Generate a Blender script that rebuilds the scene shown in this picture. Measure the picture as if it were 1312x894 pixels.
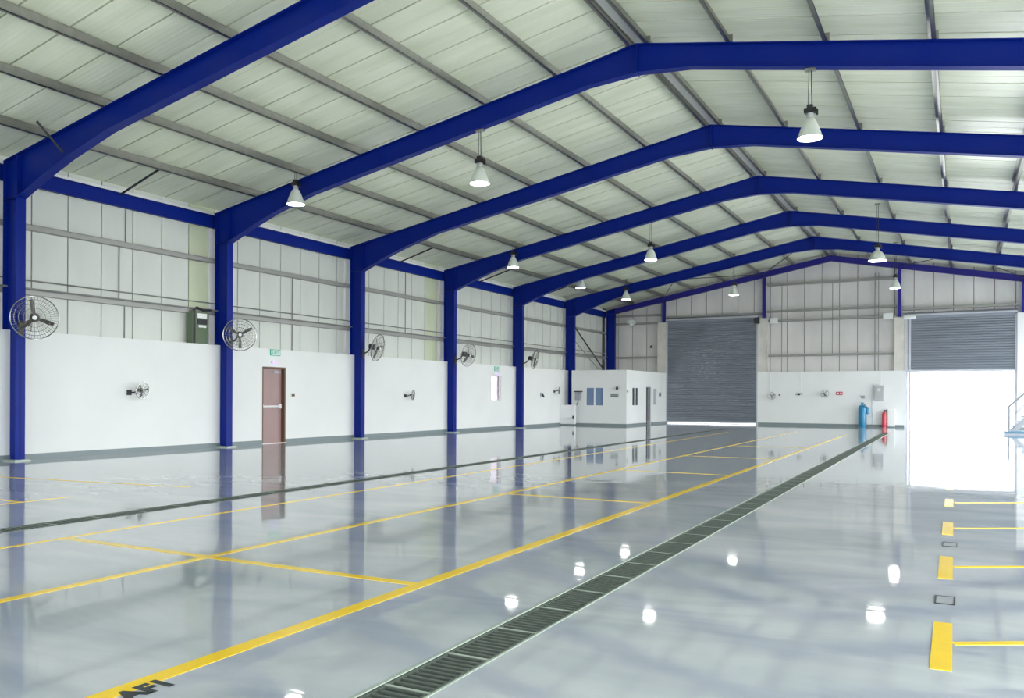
import bpy, math, random
from mathutils import Vector, Matrix

random.seed(4)
sc = bpy.context.scene
for o in list(bpy.data.objects):
    bpy.data.objects.remove(o, do_unlink=True)
COL = sc.collection

# ------------------------------------------------------------------ camera
EYE = 1.35
cam_d = bpy.data.cameras.new('camera')
cam_d.sensor_fit = 'HORIZONTAL'
cam_d.sensor_width = 36.0
cam_d.lens = 1065.05 / 1312 * 36.0
cam_d.shift_y = 61.5 / 1312
cam_d.clip_end = 400
cam = bpy.data.objects.new('camera', cam_d)
COL.objects.link(cam)
cam.matrix_world = (Matrix.Translation((0, 0, EYE)) @ Matrix.Rotation(0.4969, 4, 'Z')
                    @ Matrix.Rotation(math.pi / 2, 4, 'X') @ Matrix.Rotation(0.0047, 4, 'Z'))
sc.camera = cam

# ------------------------------------------------------------------ daylight and exposure
world = bpy.data.worlds.new('overcast_sky')
sc.world = world
world.use_nodes = True
wbg = world.node_tree.nodes['Background']
wbg.inputs['Color'].default_value = (0.93, 0.97, 1.0, 1)
wbg.inputs['Strength'].default_value = 1.0
LAMP_POWER = 6.0
sc.view_settings.view_transform = 'Standard'
sc.view_settings.look = 'None'
sc.view_settings.gamma = 1.0
sc.view_settings.use_curve_mapping = False
sc.view_settings.exposure = 3.5
sc.cycles.use_denoising = True
sc.cycles.max_bounces = 14
sc.cycles.diffuse_bounces = 8
sc.cycles.glossy_bounces = 5
sc.cycles.sample_clamp_indirect = 12.0

# ------------------------------------------------------------------ measures
XA = -5.672                      # ridge line
XL, XE = -16.861, -17.32         # inner and outer face of the left columns
XR, XRE = 2 * XA - XL, 2 * XA - XE
AT, SL = 8.31, 0.18553           # rafter top at the ridge, roof slope
Y1, BAY = 10.101, 5.494
FY = [Y1 + BAY * i for i in range(-2, 6)]          # frames; index 2 is the nearest in view
YEND = Y1 + 5 * BAY + 5.413                        # end frame
YB = FY[0] - BAY                                   # rear wall
PD = 0.20                                          # purlin depth
WX, CX = -17.2, -17.55                             # block wall face, cladding face
WTOP = 2.68
EY = 43.05                                         # end block wall face
ECY = 43.32                                        # end cladding face


def ztop(x):
    return AT - abs(x - XA) * SL


def zroof(x):
    return ztop(x) + PD


# ------------------------------------------------------------------ materials
MATS = {}


def mat(name, col, rough=0.5, metal=0.0, spec=0.5, var=0.0, vscale=3.0, bump=0.0, bscale=40.0, ior=None, stretch=None):
    m = bpy.data.materials.new(name)
    m.use_nodes = True
    nt = m.node_tree
    b = nt.nodes['Principled BSDF']
    b.inputs['Roughness'].default_value = rough
    b.inputs['Metallic'].default_value = metal
    b.inputs['Specular IOR Level'].default_value = spec
    if ior:
        b.inputs['IOR'].default_value = ior
    b.inputs['Base Color'].default_value = (*col, 1)
    if var or bump:
        tc = nt.nodes.new('ShaderNodeTexCoord')
        mp = nt.nodes.new('ShaderNodeMapping')
        if stretch:
            mp.inputs['Scale'].default_value = stretch
        nt.links.new(tc.outputs['Object'], mp.inputs['Vector'])
    if var:
        n = nt.nodes.new('ShaderNodeTexNoise')
        n.inputs['Scale'].default_value = vscale
        n.inputs['Detail'].default_value = 4
        nt.links.new(mp.outputs['Vector'], n.inputs['Vector'])
        r = nt.nodes.new('ShaderNodeValToRGB')
        r.color_ramp.elements[0].position = 0.3
        r.color_ramp.elements[1].position = 0.7
        r.color_ramp.elements[0].color = (*[max(0, c * (1 - var)) for c in col], 1)
        r.color_ramp.elements[1].color = (*[min(1, c * (1 + var * 0.6)) for c in col], 1)
        nt.links.new(n.outputs['Fac'], r.inputs['Fac'])
        nt.links.new(r.outputs['Color'], b.inputs['Base Color'])
    if bump:
        n2 = nt.nodes.new('ShaderNodeTexNoise')
        n2.inputs['Scale'].default_value = bscale
        nt.links.new(mp.outputs['Vector'], n2.inputs['Vector'])
        bp = nt.nodes.new('ShaderNodeBump')
        bp.inputs['Strength'].default_value = bump
        bp.inputs['Distance'].default_value = 0.01
        nt.links.new(n2.outputs['Fac'], bp.inputs['Height'])
        nt.links.new(bp.outputs['Normal'], b.inputs['Normal'])
    MATS[name] = m
    return m


def glow(name, col, strength):
    m = bpy.data.materials.new(name)
    m.use_nodes = True
    b = m.node_tree.nodes['Principled BSDF']
    b.inputs['Base Color'].default_value = (*col, 1)
    b.inputs['Emission Color'].default_value = (*col, 1)
    b.inputs['Emission Strength'].default_value = strength
    MATS[name] = m


mat('blue_paint', (0.002, 0.0165, 0.225), 0.38, spec=0.16)
mat('blue_haze_tint', (0.03, 0.026, 0.25), 0.4, spec=0.2)  # blue steel at the far end, violet haze mixed into its colour
mat('white_wall', (0.80, 0.81, 0.80), 0.75, spec=0.3, var=0.03, vscale=0.8)
mat('skirting_grey', (0.20, 0.245, 0.255), 0.4)
mat('cladding', (0.66, 0.68, 0.635), 0.45, var=0.07, vscale=1.3, stretch=(1, 1, 0.35))
mat('cladding_glow_tint', (0.60, 0.65, 0.47), 0.45, var=0.08, vscale=1.3, stretch=(1, 1, 0.35))  # yellow-green light near some columns, painted into the panel colour
mat('end_cladding', (0.69, 0.67, 0.655), 0.45, var=0.09, vscale=1.2, stretch=(1, 1, 0.4))
mat('seam_dark', (0.03, 0.03, 0.022), 0.8)
mat('flashing_white', (0.80, 0.80, 0.80), 0.4)
mat('flashing_cream', (0.66, 0.63, 0.58), 0.5, var=0.1, vscale=2)
mat('galvanised', (0.33, 0.33, 0.30), 0.30, metal=0.8, var=0.12, vscale=6)
mat('girt_steel', (0.34, 0.34, 0.32), 0.45, metal=0.35)
mat('conduit_grey', (0.22, 0.23, 0.22), 0.45)
mat('dark_steel', (0.022, 0.024, 0.03), 0.45)
mat('white_metal', (0.82, 0.83, 0.83), 0.35)
mat('lamp_shade', (0.72, 0.76, 0.69), 0.28, metal=0.15)
mat('black_plastic', (0.012, 0.013, 0.014), 0.4)
mat('chrome', (0.36, 0.36, 0.34), 0.25, metal=0.8)
mat('fan_blade', (0.055, 0.05, 0.045), 0.4)
mat('shutter_grey', (0.25, 0.272, 0.315), 0.33, metal=0.35, var=0.08, vscale=0.8)
mat('shutter_rail', (0.50, 0.52, 0.58), 0.35, metal=0.4)
mat('yellow_paint', (0.95, 0.64, 0.006), 0.16, var=0.05, vscale=5)
mat('black_paint', (0.006, 0.012, 0.018), 0.2)
mat('grate_iron', (0.10, 0.125, 0.105), 0.4, metal=0.3)
mat('drain_edge', (0.36, 0.42, 0.36), 0.3)
mat('channel_dark', (0.004, 0.006, 0.005), 0.9)
mat('door_brown', (0.36, 0.235, 0.225), 0.4, var=0.08, vscale=4, stretch=(1, 1, 0.2))
mat('frame_brown', (0.12, 0.062, 0.032), 0.45)
mat('exit_green', (0.045, 0.47, 0.30), 0.4)
mat('sign_white', (0.8, 0.82, 0.8), 0.4)
mat('sign_red', (0.55, 0.03, 0.06), 0.4)
mat('sign_grey', (0.42, 0.43, 0.44), 0.5)
mat('pane_glass', (0.13, 0.21, 0.36), 0.04, spec=0.8)
mat('pane_dark', (0.018, 0.024, 0.04), 0.05, spec=0.6)
mat('cylinder_blue', (0.012, 0.20, 0.38), 0.28)
mat('extinguisher_red', (0.62, 0.05, 0.08), 0.3)
mat('panel_grey', (0.44, 0.45, 0.47), 0.45)
mat('step_blue', (0.12, 0.25, 0.36), 0.45)
mat('rail_grey', (0.36, 0.38, 0.42), 0.4, metal=0.3)
mat('ground_concrete', (0.62, 0.62, 0.60), 0.85, var=0.08, vscale=0.3)
mat('cabinet_olive', (0.12, 0.17, 0.10), 0.45)
glow('lamp_glow', (1.0, 0.985, 0.95), LAMP_POWER)
glow('emergency_glow', (0.62, 0.5, 1.0), 0.06)


def window_glass():
    m = bpy.data.materials.new('clear_glass')
    m.use_nodes = True
    nt = m.node_tree
    nt.nodes.remove(nt.nodes['Principled BSDF'])
    out = nt.nodes['Material Output']
    tr = nt.nodes.new('ShaderNodeBsdfTransparent')
    gl = nt.nodes.new('ShaderNodeBsdfGlossy')
    gl.inputs['Roughness'].default_value = 0.02
    tr.inputs['Color'].default_value = (0.34, 0.32, 0.335, 1)
    mx = nt.nodes.new('ShaderNodeMixShader')
    mx.inputs[0].default_value = 0.05
    nt.links.new(tr.outputs[0], mx.inputs[1])
    nt.links.new(gl.outputs[0], mx.inputs[2])
    nt.links.new(mx.outputs[0], out.inputs['Surface'])
    MATS['clear_glass'] = m


window_glass()


def roof_material():
    m = mat('roof_panel', (0.62, 0.66, 0.56), 0.24, spec=0.6)
    nt = m.node_tree
    b = nt.nodes['Principled BSDF']
    tc = nt.nodes.new('ShaderNodeTexCoord')
    mp = nt.nodes.new('ShaderNodeMapping')
    mp.inputs['Scale'].default_value = (0.25, 1.6, 1)
    oi = nt.nodes.new('ShaderNodeObjectInfo')
    add = nt.nodes.new('ShaderNodeVectorMath')
    nt.links.new(tc.outputs['Object'], add.inputs[0])
    nt.links.new(oi.outputs['Location'], add.inputs[1])
    nt.links.new(add.outputs[0], mp.inputs['Vector'])
    n = nt.nodes.new('ShaderNodeTexNoise')
    n.inputs['Scale'].default_value = 2.0
    n.inputs['Detail'].default_value = 5
    nt.links.new(mp.outputs['Vector'], n.inputs['Vector'])
    r = nt.nodes.new('ShaderNodeValToRGB')
    r.color_ramp.elements[0].position = 0.28
    r.color_ramp.elements[1].position = 0.72
    r.color_ramp.elements[0].color = (0.70, 0.745, 0.57, 1)
    r.color_ramp.elements[1].color = (0.83, 0.855, 0.70, 1)
    nt.links.new(n.outputs['Fac'], r.inputs['Fac'])
    nt.links.new(r.outputs['Color'], b.inputs['Base Color'])
    # fine rolled ribs that run from eave to ridge
    w = nt.nodes.new('ShaderNodeTexWave')
    w.bands_direction = 'Y'
    w.inputs['Scale'].default_value = 3.2
    w.inputs['Distortion'].default_value = 0.25
    nt.links.new(add.outputs[0], w.inputs['Vector'])
    bp = nt.nodes.new('ShaderNodeBump')
    bp.inputs['Strength'].default_value = 0.12
    bp.inputs['Distance'].default_value = 0.012
    nt.links.new(w.outputs['Fac'], bp.inputs['Height'])
    nt.links.new(bp.outputs['Normal'], b.inputs['Normal'])


roof_material()


def floor_material():
    m = mat('epoxy_floor', (0.40, 0.44, 0.50), 0.06, spec=0.5, ior=1.85)
    nt = m.node_tree
    b = nt.nodes['Principled BSDF']
    tc = nt.nodes.new('ShaderNodeTexCoord')
    mp = nt.nodes.new('ShaderNodeMapping')
    mp.inputs['Rotation'].default_value = (0, 0, 0.5)
    mp.inputs['Scale'].default_value = (0.30, 0.8, 1)
    nt.links.new(tc.outputs['Object'], mp.inputs['Vector'])
    n = nt.nodes.new('ShaderNodeTexNoise')
    n.inputs['Scale'].default_value = 1.3
    n.inputs['Detail'].default_value = 6
    n.inputs['Distortion'].default_value = 1.2
    nt.links.new(mp.outputs['Vector'], n.inputs['Vector'])
    r = nt.nodes.new('ShaderNodeValToRGB')
    r.color_ramp.elements[0].position = 0.34
    r.color_ramp.elements[1].position = 0.62
    r.color_ramp.elements[0].color = (0.385, 0.425, 0.475, 1)
    r.color_ramp.elements[1].color = (0.53, 0.555, 0.595, 1)
    nt.links.new(n.outputs['Fac'], r.inputs['Fac'])
    nt.links.new(r.outputs['Color'], b.inputs['Base Color'])
    # gentle hand-trowelled waviness
    n2 = nt.nodes.new('ShaderNodeTexNoise')
    n2.inputs['Scale'].default_value = 1.1
    n2.inputs['Detail'].default_value = 2
    nt.links.new(tc.outputs['Object'], n2.inputs['Vector'])
    n3 = nt.nodes.new('ShaderNodeTexNoise')
    n3.inputs['Scale'].default_value = 9.0
    n3.inputs['Detail'].default_value = 2
    mp3 = nt.nodes.new('ShaderNodeMapping')
    mp3.inputs['Scale'].default_value = (0.22, 1.1, 1)
    nt.links.new(tc.outputs['Object'], mp3.inputs['Vector'])
    nt.links.new(mp3.outputs['Vector'], n3.inputs['Vector'])
    ma = nt.nodes.new('ShaderNodeMath')
    ma.operation = 'MULTIPLY_ADD'
    ma.inputs[1].default_value = 0.2
    nt.links.new(n3.outputs['Fac'], ma.inputs[0])
    nt.links.new(n2.outputs['Fac'], ma.inputs[2])
    bp = nt.nodes.new('ShaderNodeBump')
    bp.inputs['Strength'].default_value = 1.0
    bp.inputs['Distance'].default_value = 0.0019
    nt.links.new(ma.outputs[0], bp.inputs['Height'])
    nt.links.new(bp.outputs['Normal'], b.inputs['Normal'])
    rr = nt.nodes.new('ShaderNodeMapRange')
    rr.inputs['To Min'].default_value = 0.02
    rr.inputs['To Max'].default_value = 0.06
    nt.links.new(n.outputs['Fac'], rr.inputs['Value'])
    nt.links.new(rr.outputs['Result'], b.inputs['Roughness'])


floor_material()


# ------------------------------------------------------------------ mesh helpers
class MB:
    def __init__(self):
        self.v, self.f = [], []

    def add(self, vs, fs):
        k = len(self.v)
        self.v += [tuple(p) for p in vs]
        self.f += [tuple(i + k for i in f) for f in fs]
        return self

    def box(self, x0, x1, y0, y1, z0, z1):
        vs = [(x, y, z) for z in (z0, z1) for y in (y0, y1) for x in (x0, x1)]
        return self.add(vs, [(0, 2, 3, 1), (4, 5, 7, 6), (0, 1, 5, 4), (2, 6, 7, 3), (0, 4, 6, 2), (1, 3, 7, 5)])

    def prism(self, poly, axis, a, b):
        """poly: list of 2-D points in the plane across axis; extruded from a to b."""
        def P(p, t):
            if axis == 'y':
                return (p[0], t, p[1])
            if axis == 'x':
                return (t, p[0], p[1])
            return (p[0], p[1], t)
        n = len(poly)
        vs = [P(p, a) for p in poly] + [P(p, b) for p in poly]
        fs = [tuple(range(n))[::-1], tuple(range(n, 2 * n))]
        fs += [(i, (i + 1) % n, n + (i + 1) % n, n + i) for i in range(n)]
        return self.add(vs, fs)

    def tube(self, pts, r, n=8, closed=False):
        pts = [Vector(p) for p in pts]
        m = len(pts)
        rings = []
        up = None
        for i, p in enumerate(pts):
            if closed:
                d = pts[(i + 1) % m] - pts[i - 1]
            else:
                d = pts[min(i + 1, m - 1)] - pts[max(i - 1, 0)]
            d.normalize()
            if up is None:
                up = Vector((0, 0, 1)) if abs(d.z) < 0.9 else Vector((1, 0, 0))
            e1 = d.cross(up)
            if e1.length < 1e-6:
                e1 = d.cross(Vector((0, 1, 0)))
            e1.normalize()
            e2 = d.cross(e1)
            rings.append([p + e1 * (r * math.cos(2 * math.pi * k / n)) + e2 * (r * math.sin(2 * math.pi * k / n)) for k in range(n)])
        vs = [q for ring in rings for q in ring]
        fs = []
        for i in range(m if closed else m - 1):
            j = (i + 1) % m
            for k in range(n):
                fs.append((i * n + k, i * n + (k + 1) % n, j * n + (k + 1) % n, j * n + k))
        if not closed:
            fs += [tuple(range(n)), tuple(range((m - 1) * n, m * n))[::-1]]
        return self.add(vs, fs)

    def lathe(self, prof, c=(0, 0, 0), axis=(0, 0, 1), n=20, cap=True):
        """prof: list of (radius, height along axis)."""
        a = Vector(axis).normalized()
        e1 = a.orthogonal().normalized()
        e2 = a.cross(e1)
        c = Vector(c)
        vs = [c + a * h + (e1 * math.cos(2 * math.pi * k / n) + e2 * math.sin(2 * math.pi * k / n)) * r for r, h in prof for k in range(n)]
        fs = []
        for i in range(len(prof) - 1):
            for k in range(n):
                fs.append((i * n + k, i * n + (k + 1) % n, (i + 1) * n + (k + 1) % n, (i + 1) * n + k))
        if cap:
            fs += [tuple(range(n))[::-1], tuple(range((len(prof) - 1) * n, len(prof) * n))]
        return self.add(vs, fs)

    def mesh(self, name, material, smooth=False):
        me = bpy.data.meshes.new(name)
        me.from_pydata(self.v, [], self.f)
        me.materials.append(MATS[material])
        import bmesh
        bm = bmesh.new()
        bm.from_mesh(me)
        bmesh.ops.recalc_face_normals(bm, faces=bm.faces)
        bm.to_mesh(me)
        bm.free()
        if smooth:
            for p in me.polygons:
                p.use_smooth = True
            try:
                me.set_sharp_from_angle(angle=math.radians(40))
            except Exception:
                pass
        me.update()
        return me

    def build(self, name, material, parent=None, smooth=False, loc=None):
        return link(name, self.mesh(name, material, smooth), parent, loc)


def link(name, me, parent=None, loc=None):
    o = bpy.data.objects.new(name, me)
    COL.objects.link(o)
    if parent is not None:
        o.parent = parent
        # parts are modelled in world coordinates unless a local place is given
        o.location = loc if loc is not None else [-c for c in parent_world(parent)]
    elif loc is not None:
        o.location = loc
    return o


def parent_world(p):
    v = Vector((0, 0, 0))
    while p is not None:
        v += p.location
        p = p.parent
    return v


def empty(name, loc=(0, 0, 0)):
    o = bpy.data.objects.new(name, None)
    o.empty_display_size = 0.2
    o.location = loc
    COL.objects.link(o)
    return o


def tag(o, label=None, cat=None, group=None, kind=None):
    if label:
        o['label'] = label
    if cat:
        o['category'] = cat
    if group:
        o['group'] = group
    if kind:
        o['kind'] = kind
    return o


def thing(name, label, cat, loc=(0, 0, 0), group=None):
    return tag(empty(name, loc), label, cat, group)


def structure(name, label, cat, loc=(0, 0, 0)):
    return tag(empty(name, loc), label, cat, None, 'structure')


def holed(mb, axis, a, b, u0, u1, z0, z1, holes):
    """wall slab with rectangular openings; axis = thickness axis ('x' or 'y')."""
    us = sorted({u0, u1, *[h[0] for h in holes], *[h[1] for h in holes]})
    zs = sorted({z0, z1, *[h[2] for h in holes], *[h[3] for h in holes]})
    us = [u for u in us if u0 <= u <= u1]
    zs = [z for z in zs if z0 <= z <= z1]
    for i in range(len(us) - 1):
        for j in range(len(zs) - 1):
            cu, cz = (us[i] + us[i + 1]) / 2, (zs[j] + zs[j + 1]) / 2
            if any(h[0] < cu < h[1] and h[2] < cz < h[3] for h in holes):
                continue
            if axis == 'x':
                mb.box(a, b, us[i], us[i + 1], zs[j], zs[j + 1])
            else:
                mb.box(us[i], us[i + 1], a, b, zs[j], zs[j + 1])
    return mb


def text_mesh(name, body, size, material, extrude=0.002):
    cu = bpy.data.curves.new(name, 'FONT')
    cu.body = body
    cu.size = size
    cu.extrude = extrude
    cu.align_x = 'CENTER'
    cu.align_y = 'CENTER'
    cu.offset = size * (0.055 if body == 'AF1' else 0.02)
    tmp = bpy.data.objects.new(name + '_tmp', cu)
    COL.objects.link(tmp)
    dg = bpy.context.evaluated_depsgraph_get()
    me = bpy.data.meshes.new_from_object(tmp.evaluated_get(dg))
    bpy.data.objects.remove(tmp, do_unlink=True)
    bpy.data.curves.remove(cu)
    me.name = name
    me.materials.clear()
    me.materials.append(MATS[material])
    return me


# ================================================================== SETTING
# ------------------------------------------------------------------ floor with two drain slots
def xl_drain(y):
    return -8.25 - 0.0248 * y


def xr_drain(y):
    return -2.215 - 0.0127 * y


DW = 0.135                       # half width of a drain slot
D0, D1 = -4.0, 36.15
fl = MB()
fx0, fx1, fy0, fy1 = WX - 0.25, XRE + 0.3, YB - 0.3, ECY + 0.1


def fquad(xa0, xb0, ya, xa1, xb1, yb):
    fl.add([(xa0, ya, 0), (xb0, ya, 0), (xb1, yb, 0), (xa1, yb, 0)], [(0, 1, 2, 3)])


fquad(fx0, fx1, fy0, fx0, fx1, D0)
fquad(fx0, fx1, D1, fx0, fx1, fy1)
fquad(fx0, xl_drain(D0) - DW, D0, fx0, xl_drain(D1) - DW, D1)
fquad(xl_drain(D0) + DW, xr_drain(D0) - DW, D0, xl_drain(D1) + DW, xr_drain(D1) - DW, D1)
fquad(xr_drain(D0) + DW, fx1, D0, xr_drain(D1) + DW, fx1, D1)
floor = fl.build('floor', 'epoxy_floor')
tag(floor, 'glossy pale blue-grey epoxy floor mirroring the hall', 'floor', kind='structure')

# ------------------------------------------------------------------ roof: panels, purlins, deck
ceiling = structure('ceiling', 'pitched roof of pale ribbed panels on steel purlins', 'ceiling')
PW = 0.83
deck = MB()
for s in (-1, 1):
    xe = XA + s * (XA - CX + 0.15)
    deck.prism([(XA, zroof(XA) + 0.05), (xe, zroof(xe) + 0.05), (xe, zroof(xe) + 0.12), (XA, zroof(XA) + 0.12)], 'y', YB - 0.3, ECY + 0.4)
deck.build('roof_deck', 'seam_dark', ceiling)
pm = {}
for s in (-1, 1):
    xe = XA + s * (XA - CX + 0.12)
    p = MB()
    p.prism([(XA + s * 0.02, zroof(XA + s * 0.02)), (xe, zroof(xe)), (xe, zroof(xe) + 0.045), (XA + s * 0.02, zroof(XA + s * 0.02) + 0.045)], 'y', 0.0, PW - 0.034)
    # a low stiffening rib per panel
    for ry in (0.41,):
        p.prism([(XA + s * 0.05, zroof(XA + s * 0.05) - 0.003), (xe, zroof(xe) - 0.003), (xe, zroof(xe) + 0.001), (XA + s * 0.05, zroof(XA + s * 0.05) + 0.001)], 'y', ry, ry + 0.012)
    pm[s] = p.mesh('roof_panel', 'roof_panel')
y = YB - 0.2
ys = []
while y < ECY + 0.3:
    ys.append(y)
    y += PW
ys = [yy + (14.13 - YB + 0.2) % PW for yy in ys if yy + PW < ECY + 0.35]
for yy in ys:
    for s in (-1, 1):
        link('roof_panel', pm[s], ceiling, (0, yy, random.uniform(-0.002, 0.002)))

PX = [-15.9, -14.17, -12.55, -10.87, -9.15, -7.445]
PX = PX + [XA - 0.17, XA + 0.17] + [2 * XA - x for x in reversed(PX)]
for x in PX:
    s = -1 if x < XA else 1
    p = MB()
    zt = zroof(x) - 0.012
    t = 0.006
    p.prism([(-t, -PD + 0.012), (t, -PD + 0.012), (t, 0), (-t, 0)], 'y', YB, ECY + 0.2)          # web
    p.prism([(0, -PD + 0.012), (0.06, -PD + 0.012), (0.06, -PD + 0.024), (0, -PD + 0.024)], 'y', YB, ECY + 0.2)
    p.prism([(0.053, -PD + 0.012), (0.06, -PD + 0.012), (0.06, -PD + 0.04), (0.053, -PD + 0.04)], 'y', YB, ECY + 0.2)
    p.prism([(-0.075, -0.010), (0, -0.010), (0, 0.002), (-0.075, 0.002)], 'y', YB, ECY + 0.2)
    p.build('purlin', 'galvanised', ceiling, loc=(x, 0, zt))
# purlin cleats over each frame
cl = MB().box(-0.05, 0.05, -0.004, 0.004, -PD + 0.01, -0.03).box(-0.05, 0.05, -0.05, 0.05, -PD + 0.002, -PD + 0.012).mesh('cleat', 'galvanised')
for fy in FY[1:] + [YEND]:
    for x in PX:
        link('cleat', cl, ceiling, (x - 0.045 if x < XA else x + 0.045, fy, zroof(x) - 0.004))
# ridge angle between the two ridge purlins
MB().prism([(XA - 0.14, zroof(XA) - 0.05), (XA, zroof(XA) - 0.02), (XA + 0.14, zroof(XA) - 0.05), (XA, zroof(XA) - 0.032)], 'y', YB, ECY).build('ridge_flashing', 'flashing_white', ceiling)
# eave struts (short props from eave beam to the first purlin) in some bays
for k in (2, 4, 5, 6):
    yb = FY[k] + 2.65
    MB().tube([(-17.38, yb, 6.06), (-15.92, yb - 0.12, 6.42)], 0.026, 8).build('strut', 'dark_steel', ceiling)
# tie rods in the last bay of the roof
for (xa, xb) in ((-8.87, -6.45), (-14.1, -11.89), (-2.47, -0.95), (2.36, 0.83), (-8.87, -11.3)):
    MB().tube([(xa, YEND - 0.02, ztop(xa) - 0.10), (xb, FY[7] + 0.05, ztop(xb) - 0.42)], 0.02, 6).build('tie_rod', 'dark_steel', ceiling)

# ------------------------------------------------------------------ left wall
wall_left = structure('wall_left', 'white block wall with pale metal cladding and rails above', 'wall')
segs = [YB] + FY + [EY]
DOOR = (17.08, 18.0, 0.0, 2.17)
WIN = (29.88, 30.75, 1.17, 2.26)
for i in range(len(segs) - 1):
    a, b = segs[i], segs[i + 1]
    holes = [h for h in (DOOR, WIN) if a < h[0] < b]
    holed(MB(), 'x', WX - 0.2, WX, a, b, 0, WTOP, holes).build('block_wall', 'white_wall', wall_left)
MB().box(CX - 0.08, WX - 0.2, YB, EY, WTOP - 0.25, WTOP - 0.02).build('wall_ledge', 'white_wall', wall_left)
# outer sheet, seen only in the joints
holed(MB(), 'x', CX - 0.07, CX - 0.035, YB, ECY + 0.3, WTOP - 0.15, zroof(CX) + 0.03, []).build('outer_sheet', 'seam_dark', wall_left)
CW = 0.822
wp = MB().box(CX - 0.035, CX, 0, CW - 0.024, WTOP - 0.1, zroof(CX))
wp1, wp2 = wp.mesh('wall_panel', 'cladding'), wp.mesh('wall_panel_glow_tint', 'cladding_glow_tint')
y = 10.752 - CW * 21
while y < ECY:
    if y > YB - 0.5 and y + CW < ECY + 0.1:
        glow_tint = any(abs(y + CW / 2 - q) < CW / 2 for q in (FY[3] - 0.3, FY[5] - 0.35))  # panels beside two columns carry the painted yellow-green light
        link('wall_panel', wp2 if glow_tint else wp1, wall_left, (0, y, 0))
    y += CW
for i in range(len(segs) - 1):
    a, b = segs[i] + 0.01, segs[i + 1] - 0.01
    if b < 4:
        continue
    for z in (4.90, 3.52):
        g = MB()
        g.box(CX + 0.01, CX + 0.19, a, b, z + 0.045, z + 0.055).box(CX + 0.18, CX + 0.19, a, b, z - 0.055, z + 0.055)
        g.box(CX + 0.01, CX + 0.18, a, b, z - 0.055, z - 0.045)
        g.build('girt', 'girt_steel', wall_left)
    MB().tube([(CX + 0.10, a, 3.78), (CX + 0.10, b, 3.785)], 0.017, 8).build('conduit', 'conduit_grey', wall_left)
    MB().tube([(CX + 0.24, a, 3.585), (CX + 0.24, b, 3.585)], 0.022, 8).build('conduit', 'conduit_grey', wall_left)
    e = MB()
    e.box(-17.44, -17.42, a, b, 5.76, 6.09).box(-17.43, -17.35, a, b, 5.76, 5.772).box(-17.43, -17.35, a, b, 6.078, 6.09)
    e.build('eave_beam', 'blue_paint', wall_left)
    MB().box(CX + 0.0, CX + 0.10, a, b, 6.10, 6.18).build('eave_flashing', 'flashing_white', wall_left)
for fy in FY[2:]:
    MB().box(CX + 0.001, CX + 0.07, fy - 0.13, fy + 0.1, WTOP, 5.76).build('cover_strip', 'flashing_white', wall_left)
# vertical conduits on the cladding
for yy, z0, z1 in ((12.83, 3.55, 4.88), (12.98, WTOP, 3.50), (13.0, 4.9, 5.8), (18.6, WTOP, 4.9), (24.3, 3.5, 5.8)):
    MB().tube([(CX + 0.02, yy, z0), (CX + 0.02, yy, z1)], 0.014, 6).build('conduit', 'conduit_grey', wall_left)
# cross rods in the last bay
MB().tube([(-17.36, FY[7] + 0.1, 5.45), (-17.36, YEND - 0.1, 2.72)], 0.035, 8).build('tie_rod', 'dark_steel', wall_left)
MB().tube([(-17.44, FY[7] + 0.1, 4.75), (-17.44, YEND - 0.6, 2.72)], 0.018, 8).build('tie_rod', 'girt_steel', wall_left)

bb = MB()
for i in range(len(segs) - 1):
    a, b = segs[i], min(segs[i + 1], 37.2 if i == len(segs) - 2 else 99)
    holed(bb, 'x', WX, WX + 0.015, a, b, 0, 0.11, [(DOOR[0], DOOR[1], 0, 1)] if a < DOOR[0] < b else [])
baseboard = bb.build('baseboard_left', 'skirting_grey')
tag(baseboard, 'grey painted skirting band along the white side wall', 'baseboard', kind='structure')

# ------------------------------------------------------------------ end wall
wall_end = structure('wall_end', 'gable end wall of pale panels over white blockwork', 'wall')
DL = (-14.0, -9.17, 0.0, 5.42)
DR = (-2.36, 2.12, 0.0, 5.18)
for (a, b) in ((WX - 0.2, DL[0]), (DL[1], DR[0]), (DR[1], XRE + 0.2)):
    MB().box(a, b, EY, EY + 0.26, 0, WTOP).build('block_wall', 'white_wall', wall_end)


def gable(y0, y1, x0, x1, z0, name, m, parent, drop=0.0):
    pts = [(x0, z0), (x1, z0), (x1, zroof(x1) - drop)]
    if x0 < XA < x1:
        pts.append((XA, zroof(XA) - drop))
    pts.append((x0, zroof(x0) - drop))
    return MB().prism(pts, 'y', y0, y1).build(name, m, parent)


for (a, b, z) in ((CX, DL[0], 0), (DL[0], DL[1], DL[3]), (DL[1], DR[0], 0), (DR[0], DR[1], DR[3]), (DR[1], XRE + 0.23, 0)):
    gable(ECY + 0.04, ECY + 0.08, a, b, z, 'outer_sheet', 'seam_dark', wall_end, -0.05)
x = -13.5 - 0.82 * 5
while x < XRE + 0.2:
    a, b = max(x, CX), min(x + 0.82 - 0.026, XRE + 0.22)
    c = (a + b) / 2
    if b > a + 0.1:
        cuts = []
        for D in (DL, DR):
            if a < D[1] and b > D[0]:
                if a < D[0] - 0.12:
                    cuts.append((a, D[0], WTOP - 0.1))
                    a = D[0]
                if b > D[1] + 0.12:
                    cuts.append((D[1], b, WTOP - 0.1))
                    b = D[1]
                cuts.append((a, b, D[3] + 0.1))
                break
        else:
            cuts.append((a, b, WTOP - 0.1))
        for (p, q, z) in cuts:
            gable(ECY, ECY + 0.035, p, q, z, 'wall_panel', 'end_cladding', wall_end)
    x += 0.82
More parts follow.
